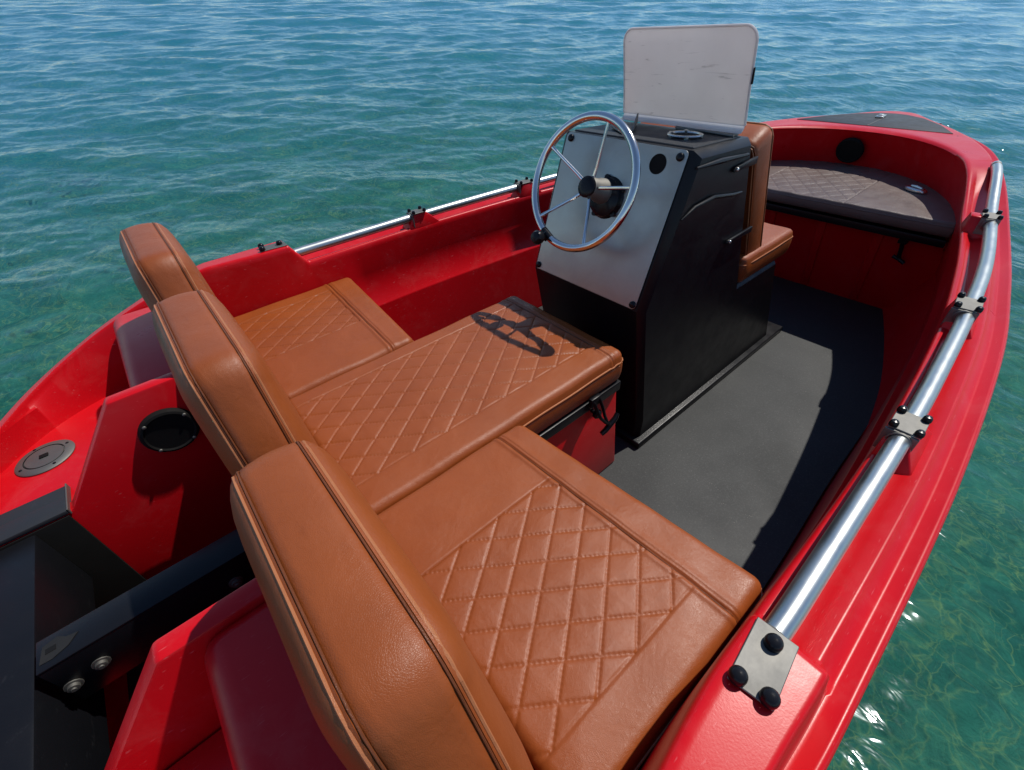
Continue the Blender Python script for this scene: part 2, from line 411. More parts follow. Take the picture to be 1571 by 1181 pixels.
# round vents
def vent(c, ax, r, name='vent_cover'):
    a = MB(); a.lathe([(r, 0), (r, .006), (r * .95, .012), (r * .86, .014), (r * .80, .011), (r * .3, .010), (.0002, .010)], c, ax, 40)
    ax = np.array(ax, float); ax /= np.linalg.norm(ax); u = np.cross(ax, [0, 0, 1.]); u /= np.linalg.norm(u); w_ = np.cross(ax, u); c = np.array(c)
    for rr in ():
        tt = np.linspace(0, 2 * np.pi, 33); a.tube([c + ax * .0115 + r * rr * (math.cos(t) * u + math.sin(t) * w_) for t in tt], .0018, 6, False)
    for k in range(0):
        t = k * math.pi / 2 + .3; d = math.cos(t) * u + math.sin(t) * w_; a.tube([c + ax * .012 + d * r * .1, c + ax * .012 + d * r * .8], .003, 6)
    return a.build(name, DARK, boat)
vent((-.474, .3005, .487), (0, -1, 0), .057)
for t in (.6, 2.3, 3.9, 5.4):
    h = MB(); screw_head(h, (-.474 + .050 * math.cos(t), .288, .487 + .050 * math.sin(t)), (0, -1, 0), .004, .003); h.build('vent_screw', STEELR, boat)
vent((2.572, .020, .560), (-.95, 0, -.28), .062)

# fuel filler on the aft deck
fc = (-.752, .555, AZ + .001)
a = MB(); a.lathe([(.060, 0), (.060, .002), (.057, .0045), (.042, .006), (.0405, .0035), (.0395, .0035), (.0385, .0062), (.030, .0068), (.0002, .0068)], fc, (0, 0, 1), 56); ff = a.build('fuel_filler', STEELR, boat)
a = MB(); a.box((fc[0] - .009, fc[1] - .007, fc[2] + .0062), (fc[0] + .009, fc[1] + .007, fc[2] + .0095), .001); a.tube([(fc[0] + .0412 * math.cos(t), fc[1] + .0412 * math.sin(t), fc[2] + .0055) for t in np.linspace(.4, 6.0, 40)], .0011, 6); a.build('key_slot', DARK, ff)
for t in (.4, 1.97, 3.54, 5.1):
    h = MB(); screw_head(h, (fc[0] + .050 * math.cos(t), fc[1] + .050 * math.sin(t), fc[2] + .005), (0, 0, 1), .0035, .002); h.build('filler_screw', BLACK, ff)

# steel angle bar across the engine well
a = MB(); a.box((-.757, -.082, .411), (-.36, -.018, .417), .0015); a.box((-.757, -.082, .300), (-.36, -.076, .4115), .0015)
bar = a.build('well_bar', BLACK, boat)
a = MB(); a.prism([(-.752, -.068, .4171), (-.748, -.036, .4171), (-.728, -.030, .4171), (-.716, -.041, .4171), (-.700, -.044, .4171), (-.714, -.060, .4171), (-.735, -.069, .4171)], (0, 0, .0008), 0); WORN = mat_steel('worn_metal', (.07, .064, .055), .5, .7); a.build('bare_metal_patch', WORN, bar)
MB().box((-.744, -.054, .4178), (-.730, -.044, .4184), 0).build('bar_slot', DARK, bar)
for bx_, bz_ in ((-.70, .362), (-.745, .350), (-.484, .355)):
    h = MB(); h.lathe([(.013, 0), (.013, .002), (.0085, .0022), (.0085, .008), (.004, .0085), (.004, .011), (.0002, .011)], (bx_, -.0822, bz_), (0, -1, 0), 6 if False else 12); h.build('bolt', STEELR, bar)

# bow hatch
hz = .6655
hp = [(2.615, -.345), (2.60, 0), (2.615, .345), (2.80, .262), (2.93, .160), (3.005, .062), (3.018, 0), (3.005, -.062), (2.93, -.160), (2.80, -.262)]
hp = [(2.628, -.338), (2.628, .338), (2.80, .250), (2.93, .150), (2.995, .060), (3.007, 0), (2.995, -.060), (2.93, -.150), (2.80, -.250)]
a = MB(); a.prism([(x, y, .652) for x, y in hp], (0, 0, .0105), .003)
hatch = a.build('bow_hatch', PAD, boat)
a = MB(); a.tube([(2.63, .004, .6625), (2.83, .004, .6625)], .0015, 6); a.build('hatch_seam', STEELR, hatch)
a = MB(); a.box((2.835, .005, .662), (2.895, .040, .672), .003); a.box((2.85, .012, .671), (2.875, .033, .677), .002); a.build('hatch_latch', STEEL, hatch)
for x, y in ((2.60, 0), (2.60, -.36), (2.60, .37), (2.86, -.235), (2.72, -.325), (3.02, .03)):
    h = MB(); screw_head(h, (x, y, .6555), (0, 0, 1), .006, .004); h.build('deck_screw', BLACK, boat)

# ------------------------------------------------------------------ hand rails
RP = [(-.012, .797), (.055, .799), (.15, .798), (.5, .792), (.733, .782), (1.044, .762), (1.371, .728), (1.774, .660), (2.074, .598), (2.20, .568)]
rl = cr([(x, y, .600) for x, y in RP], 90)
rl[:, 2] = .600 + .050 * sstep(rl[:, 0], 1.75, 2.2)
for sgn in (-1, 1):
    a = MB(); a.tube(rl * np.array([1, sgn, 1]), .0152, 24)
    hr = a.build('hand_rail', RAIL, boat, label='steel hand rail on the right side, close to the camera' if sgn < 0 else 'steel hand rail on the far left side')
    # end plate on the raised gunwale
    z0 = .6385
    q = [(.0165, .7765), (.0185, .8205), (-.0575, .8295), (-.0645, .785)]
    a = MB(); a.prism([(x, sgn * y, z0) for x, y in q], (0, 0, .003), .0008, 1); a.build('end_plate', STEELR, hr)
    for x, y in ((.000, .8005), (-.0565, .7915), (-.0515, .8215)):
        h = MB(); r = .0092
        h.lathe([(r, 0), (r * 1.02, .004), (r * .98, .007), (r * .84, .010), (r * .55, .012), (.0002, .0128)], (x, sgn * y, z0 + .003), (0, 0, 1), 20); h.build('bolt_cap', CAP, hr)
    a = MB(); a.box((.008, min(sgn * .780, sgn * .822), .578), (.0125 + .0, max(sgn * .780, sgn * .822), .637), .001) ; a.lathe([(.0158, 0), (.0178, .002), (.0158, .005)], (.030, sgn * .798, .600), (1, 0, 0), 24); a.build('weld_collar', STEELR, hr)
    for (bx, s), xs, ys in zip(BLK, ((.486, .531), (1.00, 1.054), (1.672, 1.722)), ((.771, .805), (.737, .772), (.650, .682))):
        ang = math.atan2(ys[0] * 0 + (yri(bx + .05) - yri(bx - .05)), .1)
        c = Vector((sum(xs) / 2, sgn * (sum(ys) / 2 + .002), 0)); M = Matrix.Translation(c) @ Matrix.Rotation(sgn * ang, 4, 'Z')
        hx = (xs[1] - xs[0]) / 2 + .006; hy = (ys[1] - ys[0]) / 2 + .006
        a = MB(); a.box((-hx, -hy, .6165), (hx, hy, .6195), .0008, 1, M)
        a.box((-hx - .004, -hy + .001, .570), (-hx + .001, hy + .002, .6165), .0008, 1, M)       # aft web with the rail through it
        a.lathe([(.0156, -.0035), (.0178, -.0025), (.0178, .0015), (.0156, .002)], M @ Vector((-hx - .004, -.000, .600)), M.to_3x3() @ Vector((1, 0, 0)), 24)
        a.build('clamp_plate', STEELR, hr)
        for sx in (-1, 1):
            for sy in (-1, 1):
                p = M @ Vector((sx * (hx - .0055), sy * (hy - .0055), .6195)); h = MB(); r = .0068
                h.lathe([(r, 0), (r * 1.02, .003), (r * .95, .0065), (r * .7, .0095), (.0002, .0105)], p, (0, 0, 1), 14); h.build('bolt_cap', CAP, hr)
            # small studs on the gunwale
    a = MB(); a.lathe([(.014, 0), (.017, .004), (.014, .010)], (2.180, sgn * .574, .650), (-1, .25 * -sgn, 0), 20); a.build('end_collar', STEELR, hr)

# ------------------------------------------------------------------ steering console
CW = .200
prof = [(.655, .0), (.660, .10), (.574, .556), (.706, .918), (.955, .905), (1.125, .440), (1.400, .437), (1.60, .0)]
cx0 = np.mean([p[0] for p in prof]); cz0 = np.mean([p[1] for p in prof])
def inset(P, d):
    P = [Vector(p) for p in P]; out = []; n = len(P); A = sum(P[i].x * P[(i + 1) % n].y - P[(i + 1) % n].x * P[i].y for i in range(n))
    sg = 1 if A > 0 else -1
    for i in range(n):
        a, b, c = P[i - 1], P[i], P[(i + 1) % n]; u = (b - a).normalized(); v = (c - b).normalized()
        n1 = Vector((-u.y, u.x)) * sg; n2 = Vector((-v.y, v.x)) * sg; k = (n1 + n2); k /= max(k.dot(n1), .3); out.append(tuple(b + k * d))
    return out
pi = inset(prof, .016)
G = [[(x, y, z) for x, z in pr_] for y, pr_ in ((-.214, pi), (-.212, inset(prof, .0135)), (-.197, inset(prof, .001)), (-.194, prof), (.194, prof), (.197, inset(prof, .001)), (.212, inset(prof, .0135)), (.214, pi))]
a = MB(); a.grid(G, close_v=True); k = len(prof)
a.F.append(tuple(range(k))); a.F.append(tuple(7 * k + i for i in range(k)))
con = a.build('steering_console', BLACK, boat, sharp=25)
a = MB(); a.prism([(.640, -.235, .001), (1.690, -.235, .001), (1.690, .235, .001), (.640, .235, .001)], (0, 0, .026), .006, 3); a.build('base_flange', BLACK, con)
a = MB(); a.tube([(.70, -.2155, .885), (.80, -.2185, .882), (.93, -.2185, .872)], [.003, .007, .004], 8)
a.tube([(.675, -.2155, .775), (.72, -.219, .795), (.80, -.221, .800), (.90, -.220, .782), (.955, -.2155, .775)], [.002, .0045, .005, .0045, .003], 10); a.build('side_moulding', BLACK, con)
# panel
A0 = Vector((.5735, 0, .560)); B0 = Vector((.7045, 0, .917)); tv = (B0 - A0).normalized(); nv = Vector((-tv.z, 0, tv.x)); Lp = (B0 - A0).length
a = MB(); bm = bmesh.new(); r = .012; pts = []
for cx_, cy_, a0 in ((.190 - r, Lp - r, 0), (-.190 + r, Lp - r, 90), (-.190 + r, r, 180), (.190 - r, r, 270)):
    for q in range(5):
        t = math.radians(a0 + 22.5 * q); pts.append((cx_ + r * math.cos(t), cy_ + r * math.sin(t)))
a.prism([A0 + tv * y + Vector((0, x, 0)) + nv * .0015 for x, y in pts], nv * .0025, .0006, 1)
pn = a.build('dash_panel', PANEL, con)
def onp(y, s, h=0): return A0 + tv * s + Vector((0, y, 0)) + nv * (.004 + h)
for y, s in ((.172, Lp - .014), (-.172, Lp - .016), (.180, .012), (-.180, .012)):
    h = MB(); screw_head(h, onp(y, s), nv, .0095, .007); h.build('panel_screw', CAP, pn)
h = MB(); h.lathe([(.0002, .0003), (.0205, .0005), (.0215, .0015), (.0225, .0008)], onp(-.120, Lp - .038), nv, 32); h.build('switch_hole', DARK, pn)
# top: black lining, cup ring, lid bracket
a = MB(); a.prism([(.722, -.185, .9145), (.938, -.185, .9035), (.938, .185, .9035), (.722, .185, .9145)], (0, 0, .006), .002, 1); a.build('console_top', PAD, con)
rc = Vector((.826, -.095, .9165)); tt = np.linspace(0, 2 * np.pi, 41)
a = MB(); a.tube([rc + Vector((.040 * math.cos(t), .040 * math.sin(t), .004 - .05 * .040 * math.cos(t))) for t in tt], .0035, 8, False)
a.lathe([(.036, .0005), (.0002, .0005)], rc, (0.05, 0, 1), 32)
for t in (.5, 1.6, 2.7, 3.8, 5.0): a.tube([rc + Vector((.040 * math.cos(t), .040 * math.sin(t), 0)), rc + Vector((.040 * math.cos(t), .040 * math.sin(t), .007))], .0055, 8)
cr_ = a.build('cup_ring', STEEL, con)
a = MB(); a.lathe([(.034, .0012), (.0002, .0012)], rc, (0.05, 0, 1), 28); a.build('cup_opening', DARK, cr_)
a = MB(); a.box((.905, -.180, .911), (.935, -.015, .916), .001, 1); a.tube([(.90, -.185, .914), (.905, -.10, .916), (.915, -.01, .916)], .003, 6); a.build('hinge_plate', STEELR, con)
a = MB(); a.prism([(.745, .040, .921), (.775, .030, .9215), (.905, .115, .914), (.800, .120, .920)], (0, 0, .003), .0005, 1)
a.prism([(.775, .030, .9235), (.905, .115, .917), (.905, .115, .940), (.785, .037, .931)], (.003, -.003, 0), .0005, 1); a.build('bent_bracket', STEELR, con)
# hinge arms for the front seat back
for p0, p1 in (((.875, .846), (.985, .848)), ((.940, .640), (1.075, .640))):
    a = MB(); u = Vector((p1[0] - p0[0], 0, p1[1] - p0[1])); pz = Vector((0, 0, .009))
    a.prism([Vector((p0[0], -.2145, p0[1])) - pz * .6, Vector((p0[0] - .008, -.2145, p0[1])), Vector((p0[0], -.2145, p0[1])) + pz * .8, Vector((p1[0], -.2145, p1[1])) + pz * 1.2, Vector((p1[0], -.2145, p1[1])) - pz * .8], (0, -.008, 0), .002, 2)
    ar = a.build('hinge_arm', BLACK, con); h = MB(); screw_head(h, (p0[0] + .008, -.2225, p0[1] + .001), (0, -1, 0), .005, .004); h.build('hinge_bolt', STEEL, ar)

# windscreen (upright aluminium sheet with a rolled lower edge)
sc = MB(); W2 = .184; zb, zt_ = .932, 1.130; xb_, xt_ = .938, .900; r = .030; pts = []
for cy_, cz_, a0, rr in ((W2 - r, zt_ - r, 0, r), (-W2 + r, zt_ - r, 90, r)):
    for q in range(9):
        t = math.radians(a0 + 11.25 * q); pts.append((cy_ + rr * math.cos(t), cz_ + rr * math.sin(t)))
pts += [(-W2 - .004, zb), (-W2 * .5, zb), (0, zb), (W2 * .5, zb), (W2 + .004, zb)]
xz = lambda z: xb_ + (xt_ - xb_) * (z - zb) / (zt_ - zb)
sc.prism([(xz(z), y, z) for y, z in pts], (.003, 0, 0), .0006, 1)
ths = np.linspace(0, math.radians(100), 9); rr = .016
roll = [[(xb_ + .0015 - (rr - rr * math.cos(t)) , y, zb - rr * math.sin(t)) for y in np.linspace(-W2 - .004, W2 + .004, 12)] for t in ths]
roll2 = [[(p[0] + .003 * math.cos(t), p[1], p[2] - .003 * math.sin(t) * 0 - .003) for p in row] for row, t in zip(roll, ths)]
sc.grid(roll)
ws = sc.build('windscreen', SCREEN, boat, sharp=40)
a = MB()
ep = [Vector((xz(z) + .0015, y, z)) for y, z in [(W2 + .004, zb), (W2 + .001, 1.0)] + pts[:18] + [(-W2 - .001, 1.0), (-W2 - .004, zb)]]
a.tube(ep, .0028, 8); a.build('edge_trim', SCREEN, ws)
a = MB(); a.tube([(xz(1.045) + .001, -W2 - .003, 1.052), (xz(1.02) + .001, -W2 - .0035, 1.02)], .003, 6); a.build('edge_chip', BLACK, ws)

# steering wheel
wc = np.array((.568, .014, .839)); wn = np.array((-math.cos(.409), -.02, math.sin(.409))); wn /= np.linalg.norm(wn)
e1 = np.cross(wn, [0, 1, 0]); e1 /= np.linalg.norm(e1); e2 = np.cross(wn, e1); WR = .1535
if e1[2] < 0: e1 = -e1
e2 = np.cross(wn, e1)
wp = lambda ang, r, h=0: wc + wn * h + r * (math.cos(ang) * e1 + math.sin(ang) * e2)
a = MB(); a.tube([wp(t, WR) for t in np.linspace(0, 2 * np.pi, 97)], .0100, 18, False)
RIM = mat_steel('wheel_steel', (.66, .65, .63), .10, .20, (1, 1, 1), 20)
wh = a.build('steering_wheel', RIM, boat)
WA = min(np.linspace(0, 2 * math.pi, 720), key=lambda t: sum(abs(v) for v in ((lambda v: (785.5 + F_PX * v[0] / v[2] - 936.2, 590.5 + F_PX * v[1] / v[2] - 195.6))(RC @ (wp(t, WR) - CB)))))
for q in range(5):
    ang = WA + q * 2 * math.pi / 5
    a = MB(); a.tube([wp(ang, .018, -.036), wp(ang, .05, -.030), wp(ang, .12, -.008), wp(ang, WR - .004)], [.0052, .0044, .0042, .0050], 10); a.build('spoke', RIM, wh)
a = MB(); a.lathe([(.024, -.038), (.0255, -.034), (.0262, -.026), (.0255, -.0225), (.023, -.0205), (.012, -.0195), (.0002, -.0193)], wc, wn, 36); a.build('hub_cap', CAP, wh)
colb = np.array(onp(0, 0)) ; P0 = np.array((.668, .001, .797))
ax = (P0 - wc); La = np.linalg.norm(ax); ax /= La
a = MB(); a.lathe([(.0235, .030), (.0250, .034), (.0255, .052), (.030, .066), (.032, .084), (.028, .090)], wc, ax, 32); a.build('steering_column', STEELR, wh)
a = MB(); nb = -np.array(nv); a.lathe([(.0002, -.034), (.040, -.034), (.047, -.030), (.050, -.018), (.056, -.012), (.058, .003)], P0 + np.array((0, -.004, -.012)), nb, 36)
for t in (0.2, 1.3, 2.6, 3.9, 5.2):
    c = P0 + np.array((0, -.004, -.012)) + .050 * (math.cos(t) * np.array((0, 1, 0)) + math.sin(t) * np.array(tv)); a.tube([c - nb * 0, c - nb * .024], .007, 8)
a.build('column_base', CAP, wh)
KA = 0
kp = None
best = min(np.linspace(0, 2 * math.pi, 360), key=lambda t: (lambda q: (q[0] - 840) ** 2 + (q[1] - 360) ** 2)((lambda v: (785.5 + F_PX * v[0] / v[2], 590.5 + F_PX * v[1] / v[2]))(RC @ (wp(t, WR) - CB))))
k0 = wp(best, WR + .002, .0)
a = MB(); a.tube([wp(best, WR - .006, 0), wp(best, WR + .014, .004)], .011, 12); a.tube([wp(best + .12, WR, 0), wp(best - .12, WR, 0)], .0105, 12)
a.lathe([(.0002, 0), (.006, .001), (.008, .012), (.016, .017), (.018, .024), (.018, .033), (.013, .041), (.0002, .043)], wp(best, WR + .013, .000), wn, 24); a.build('wheel_knob', CAP, wh)

# ------------------------------------------------------------------ cushions
def axis_pts(a, b, n, r, step=None):
    e = [0, .0012, .003, .006, .010, .015, .02]; e = [q * r / .02 for q in e]
    mid = np.linspace(a + r, b - r, n)[1:-1]
    return np.r_[[a + q for q in e], mid, [b - q for q in e[::-1]]]
def cushion(name, label, cat, y0, y1, xa, xb, top, bot, seams=(), quilt=None, ph=(0, 0), mat=None, nq=(.083, .0605), res=.0022, r=.018, crown=.006, group=None, rc=.022, dxk=None, qborder=True, tex=True, pipes=()):
    mat = mat or LEATHER
    ys = axis_pts(y0, y1, int((y1 - y0) / res), r); xc = max(xb(y) for y in ys) - min(xa(y) for y in ys)
    vs = axis_pts(0, xc, int(xc / res), r) / xc
    Y, Vv = np.meshgrid(ys, vs, indexing='ij'); XA = np.vectorize(xa)(Y); XB = np.vectorize(xb)(Y); X = XA + Vv * (XB - XA)
    k = dxk(Y) if dxk else 1.0
    dx = np.minimum(X - XA, (XB - X) * k); dy = np.minimum(Y - y0, y1 - Y)
    # corner rounding: shift grid points near corners inward
    cxn = np.where(X - XA < (XB - X), 1, -1); cyn = np.where(Y - y0 < y1 - Y, 1, -1)
    qx = rc - dx; qy = rc - dy; inc = (qx > 0) & (qy > 0); h = np.hypot(qx, qy) + 1e-9; m_ = np.maximum(qx, qy)
    s_ = np.where(inc, m_ / h, 1.0); X = X + np.where(inc, cxn * (qx - qx * s_), 0); Y = Y + np.where(inc, cyn * (qy - qy * s_), 0)
    d = np.where(inc, rc - m_, np.minimum(dx, dy))
    dd = np.minimum(np.maximum(d, 0), r); Z = top - (r - np.sqrt(np.maximum(r * r - (r - dd) ** 2, 0)))
    Z = Z + crown * (1 - np.exp(-np.maximum(d, 0) / .05)) - crown
    Z = Z + .0012 * (np.sin(X * 31 + 2 * np.sin(Y * 23)) * np.sin(Y * 27 + 1.3))
    for sx in seams:
        SX = np.vectorize(sx)(Y); Z -= .0035 * np.exp(-((X - SX) / .0024) ** 2); Z -= .0012 * np.exp(-((X - SX - .008) / .0014) ** 2) * (1 + .5 * np.cos(Y * 1100))
        Z += .0022 * np.exp(-((X - SX + .007) / .005) ** 2) + .0016 * np.exp(-((X - SX - .012) / .008) ** 2)
    if quilt:
        qa, qb, qx0, qx1 = quilt; QX = np.vectorize(qx1)(Y)
        mask = ((Y > qa) & (Y < qb) & (X < QX) & (X > qx0)).astype(float)
        p = (X - ph[0]) / nq[0] + (Y - ph[1]) / nq[1]; q = (X - ph[0]) / nq[0] - (Y - ph[1]) / nq[1]
        gn = 1 / math.hypot(1 / nq[0], 1 / nq[1])
        dp = np.abs(p - np.round(p)) * gn; dq = np.abs(q - np.round(q)) * gn
        al = X * nq[1] / nq[0] * 1.2
        st = .72 + .28 * np.cos((X * .82 - Y * .57) / .0075 * 2 * np.pi); st2 = .72 + .28 * np.cos((X * .82 + Y * .57) / .0075 * 2 * np.pi)
        puff = .0013 * (1 - np.exp(-np.minimum(dp, dq) / .009))
        gr = .0022 * np.maximum(st * np.exp(-(dp / .0019) ** 2), st2 * np.exp(-(dq / .0019) ** 2))
        edge = np.minimum(np.minimum(Y - qa, qb - Y), np.maximum(QX - X, 0)); pe = np.clip(edge / .006, 0, 1)
        Z += mask * (puff * pe - gr - .0016)
        for yy in (qa, qb): Z -= np.where(X < QX, .0016 * np.exp(-((Y - yy) / .0018) ** 2), 0)
    ring = [(i, 0) for i in range(len(ys))] + [(len(ys) - 1, j) for j in range(1, len(vs))] + [(i, len(vs) - 1) for i in range(len(ys) - 2, -1, -1)] + [(0, j) for j in range(len(vs) - 2, 0, -1)]
    loc = (float(np.mean(XA + XB) / 2), (y0 + y1) / 2, bot)
    th_ = thing(name, label, cat, loc, group)
    mb = MB(); P = np.dstack([X, Y, Z]); mb.grid(P)
    cxm, cym = loc[0], loc[1]; R_ = np.array([P[i, j] for i, j in ring]); k0 = len(mb.V); n = len(R_)
    rings = []
    base = R_[:, 2].copy(); 
    for f, o_ in ((.12, .003), (.35, .0045), (.6, .004), (.85, .001), (.96, -.004), (1.0, -.010)):
        q = R_.copy(); q[:, 2] = base + (bot - base) * f
        dv = q[:, :2] - [cxm, cym]; 
        nrm = np.gradient(R_[:, :2], axis=0); nrm = np.column_stack([nrm[:, 1], -nrm[:, 0]]); nrm /= (np.linalg.norm(nrm, axis=1)[:, None] + 1e-9)
        nrm *= np.sign((nrm * dv).sum(1))[:, None]; q[:, :2] += nrm * o_; rings.append(q)
    vidx = [i * len(vs) + j for i, j in ring]; st0 = len(mb.V)
    for q in rings: mb.V += [tuple(v) for v in q]
    for a_ in range(n):
        b_ = (a_ + 1) % n; mb.F.append((vidx[a_], vidx[b_], st0 + b_, st0 + a_))
        for l in range(len(rings) - 1): mb.F.append((st0 + l * n + a_, st0 + l * n + b_, st0 + (l + 1) * n + b_, st0 + (l + 1) * n + a_))
    mb.F.append(tuple(st0 + (len(rings) - 1) * n + i for i in range(n)))
    mb.build('cover', mat, th_, sharp=70)
    # piping round the upper edge
    off_ = rings[0].copy(); off_[:, 2] += .000
    dv = off_[:, :2] - [cxm, cym]
    pip = MB(); stp = 6; loop = np.vstack([off_[::stp], off_[:1]]); pip.tube(loop, .0022, 6, False)
    lw = loop.copy(); lw[:, 2] -= .009; pip.tube(lw, .0014, 5, False); pip.build('piping', PIPLIGHT if mat is LEATHER else mat, th_)
    if seams:
        sm = MB()
        for sx in seams:
            pts_ = [(sx(y), y, 0) for y in np.linspace(y0 + .003, y1 - .003, 60)]
            out = []
            for x, y, _ in pts_:
                dd_ = min(y - y0, y1 - y); e = min(max(dd_, 0), r); z = top - (r - math.sqrt(max(r * r - (r - e) ** 2, 0))) + crown * (1 - math.exp(-dd_ / .05)) - crown - .0026
                out.append((x, y, z))
            sm.tube(out, .0013, 5)
        sm.build('seam', PIPING, th_)
    return th_

GS = 'quilted seat cushions side by side across the boat'
sf = lambda y: .133 + .045 * (abs(y) - .228) / .537
ss = lambda y: .062 + .028 * (abs(y) - .228) / .537
xbk = lambda y: -.245
cushion('seat_cushion', 'tan quilted seat cushion nearest the camera, beside the near steel hand rail', 'cushion', -.762, -.2275, xbk, sf, .489, .398, (ss,), (-.690, -.392, -.34, lambda y: ss(y) - .004), (-.056, -.690), group=GS)
cushion('seat_cushion', 'tan quilted seat cushion farthest left, against the far red side wall', 'cushion', .2275, .762, xbk, sf, .489, .398, (ss,), (.425, .690, -.34, lambda y: ss(y) - .012), (-.056, .690), group=GS)
cushion('seat_cushion', 'longer tan quilted seat cushion in the middle, reaching towards the black console', 'cushion', -.2255, .2255, xbk, lambda y: .505, .489, .388, (lambda y: .456,), (-.150, .168, -.34, lambda y: .450), (.322, -.150), group=GS)

# bow cushion (shaped to the bow)
def xbow(y):
    return float(np.interp(abs(y), [0, .06, .15, .26, .35, .43, .49, .535, .56, .575], [2.745, 2.74, 2.70, 2.63, 2.54, 2.44, 2.32, 2.18, 2.08, 2.03]))
cushion('bow_cushion', 'wide dark brown quilted cushion on the bow seat', 'cushion', -.575, .575, lambda y: 2.0, xbow, .487, .430, (), (-.190, .215, 2.02, lambda y: 2.72), (2.1, .0), mat=LEATHER_D, res=.004, r=.009, rc=.004, crown=.002, nq=(.10, .075), dxk=lambda Y: 1 / np.sqrt(1 + (1.2 * np.clip((np.abs(Y) - .2) / .375, 0, 1) * 2.2) ** 2))
# console seat and back
cushion('seat_cushion', 'small tan cushion on the front side of the black console', 'cushion', -.2155, .2155, lambda y: 1.118, lambda y: 1.468, .535, .4385, (), None, r=.014, crown=.006, res=.012)

def pad(name, label, cat, outline, c, frame, th_a, th_f, bulge, mat, base_shift=None, group=None, seam=True, bl=None):
    """upholstered pad: outline in (s,t) about c, frame = (origin, S, Tt, N) ; extrudes from N*th_a (back) to N*th_f (front)"""
    O, Sv, Tv, Nv = [np.array(q, float) for q in frame]
    ol = []
    n = len(outline)
    for i in range(n):      # fillet corners
        a, b, c2 = [np.array(outline[(i + k) % n][:2], float) for k in (-1, 0, 1)]; rr = outline[i][2]
        u = (a - b) / np.linalg.norm(a - b); v = (c2 - b) / np.linalg.norm(c2 - b); p, q = b + u * rr, b + v * rr
        for t in np.linspace(0, 1, 9): ol.append((1 - t) ** 2 * p + 2 * t * (1 - t) * b + t * t * q)
    ol = np.array(ol)
    seg = np.r_[0, np.cumsum(np.linalg.norm(np.diff(np.vstack([ol, ol[:1]]), axis=0), axis=1))]; tt = np.linspace(0, seg[-1], 161)[:-1]
    oc = np.vstack([ol, ol[:1]]); ol = np.column_stack([np.interp(tt, seg, oc[:, k]) for k in (0, 1)])
    c = np.array(c)
    sh = base_shift or (lambda t: (0, 0))
    def layer(scale, h, aft, out=0):
        dv = ol - c; ln = np.linalg.norm(dv, axis=1)[:, None]; q = c + dv * scale + dv / ln * out
        P = []
        for s_, t_ in q:
            da, df = sh(t_); P.append(O + Sv * s_ + Tv * t_ + Nv * ((th_a + da if aft else th_f + df) + h * (bl(t_) if (bl and not aft and h > .002) else 1)))
        return P
    wob = 0
    Ls = [layer(.01, -bulge, 1), layer(.35, -bulge, 1), layer(.6, -bulge * .97, 1), layer(.74, -bulge * .88, 1), layer(.84, -bulge * .74, 1), layer(.91, -bulge * .57, 1), layer(.96, -bulge * .38, 1), layer(.985, -bulge * .22, 1), layer(1, -.002, 1, -.0005), layer(1, 0, 1, -.0035), layer(1, .002, 1, 0)]
    A_, B_ = np.array(layer(1, .002, 1, 0)), np.array(layer(1, -.002, 0, 0))
    A1, B1 = np.array(layer(1, .002, 1, .0035)), np.array(layer(1, -.002, 0, .0035))
    for f in (.15, .35, .5, .65, .85):
        k_ = 4 * f * (1 - f); Ls.append(((A_ * (1 - f) + B_ * f) * (1 - k_) + (A1 * (1 - f) + B1 * f) * k_).tolist())
    Ls += [layer(1, -.002, 0, 0), layer(1, 0, 0, -.0035), layer(1, .002, 0, -.0005), layer(.985, bulge * .26, 0), layer(.96, bulge * .44, 0), layer(.91, bulge * .64, 0), layer(.84, bulge * .79, 0), layer(.74, bulge * .91, 0), layer(.6, bulge * .98, 0), layer(.35, bulge, 0), layer(.01, bulge * 1.0, 0)]
    loc = O + Sv * c[0] + Tv * min(ol[:, 1]) + Nv * (th_a + th_f) / 2
    th_ = thing(name, label, cat, tuple(loc), group)
    mb = MB(); mb.grid(np.array(Ls), close_v=True); mb.build('cover', mat, th_, sharp=70)
    pp = MB()
    for a_, h in ((1, 0), (0, 0)):
        L = np.array(layer(1, h, a_, .0004)); pp.tube(np.vstack([L[::2], L[:1]]), .0012, 6, False)
    pp.build('seam', PIPING, th_)
    pl = MB()
    for a_, h in ((1, -.0055), (0, .0055)):
        L = np.array(layer(1, h, a_, -.0028)); pl.tube(np.vstack([L[::2], L[:1]]), .0019, 6, False)
    pl.build('piping', PIPLIGHT, th_)
    return th_
# the three seat backs: octagonal pads, slightly reclined
for yc, lab in ((-.501, 'tan leather backrest nearest the camera, its whole aft edge in view'), (0.0, 'middle tan leather backrest, behind the longer middle seat cushion'), (.501, 'tan leather backrest farthest left, standing out against the water')):
    olx = [(-.147, .834, .032), (.147, .834, .032), (.202, .708, .05), (.236, .57, .05), (.242, .395, .02), (-.242, .395, .02), (-.236, .57, .05), (-.202, .708, .05)]
    shf = None; blg = lambda t: 1 + .55 * min(max((.76 - t) / .28, 0), 1)
    pad('backrest', lab, 'backrest', olx, (0, .64), ((0, yc, 0), (0, 1, 0), (0, 0, 1), (1, 0, 0)), -.352, -.290, .031, LEATHER, shf, bl=blg, group='backrests standing behind the seat cushions')
# console back pad, leaning
u = Vector((1.16 - .972, 0, .465 - .905)).normalized(); nrm = Vector((-u.z, 0, u.x))
olc = [(-.200, .030, .03), (.200, .030, .03), (.200, .475, .02), (-.200, .475, .02)]
pad('backrest', 'tall tan backrest pad leaning on the forward face of the console', 'backrest', olc, (0, .24), ((.990, 0, .908), (0, 1, 0), tuple(u), tuple(nrm)), .0, .082, .008, LEATHER)

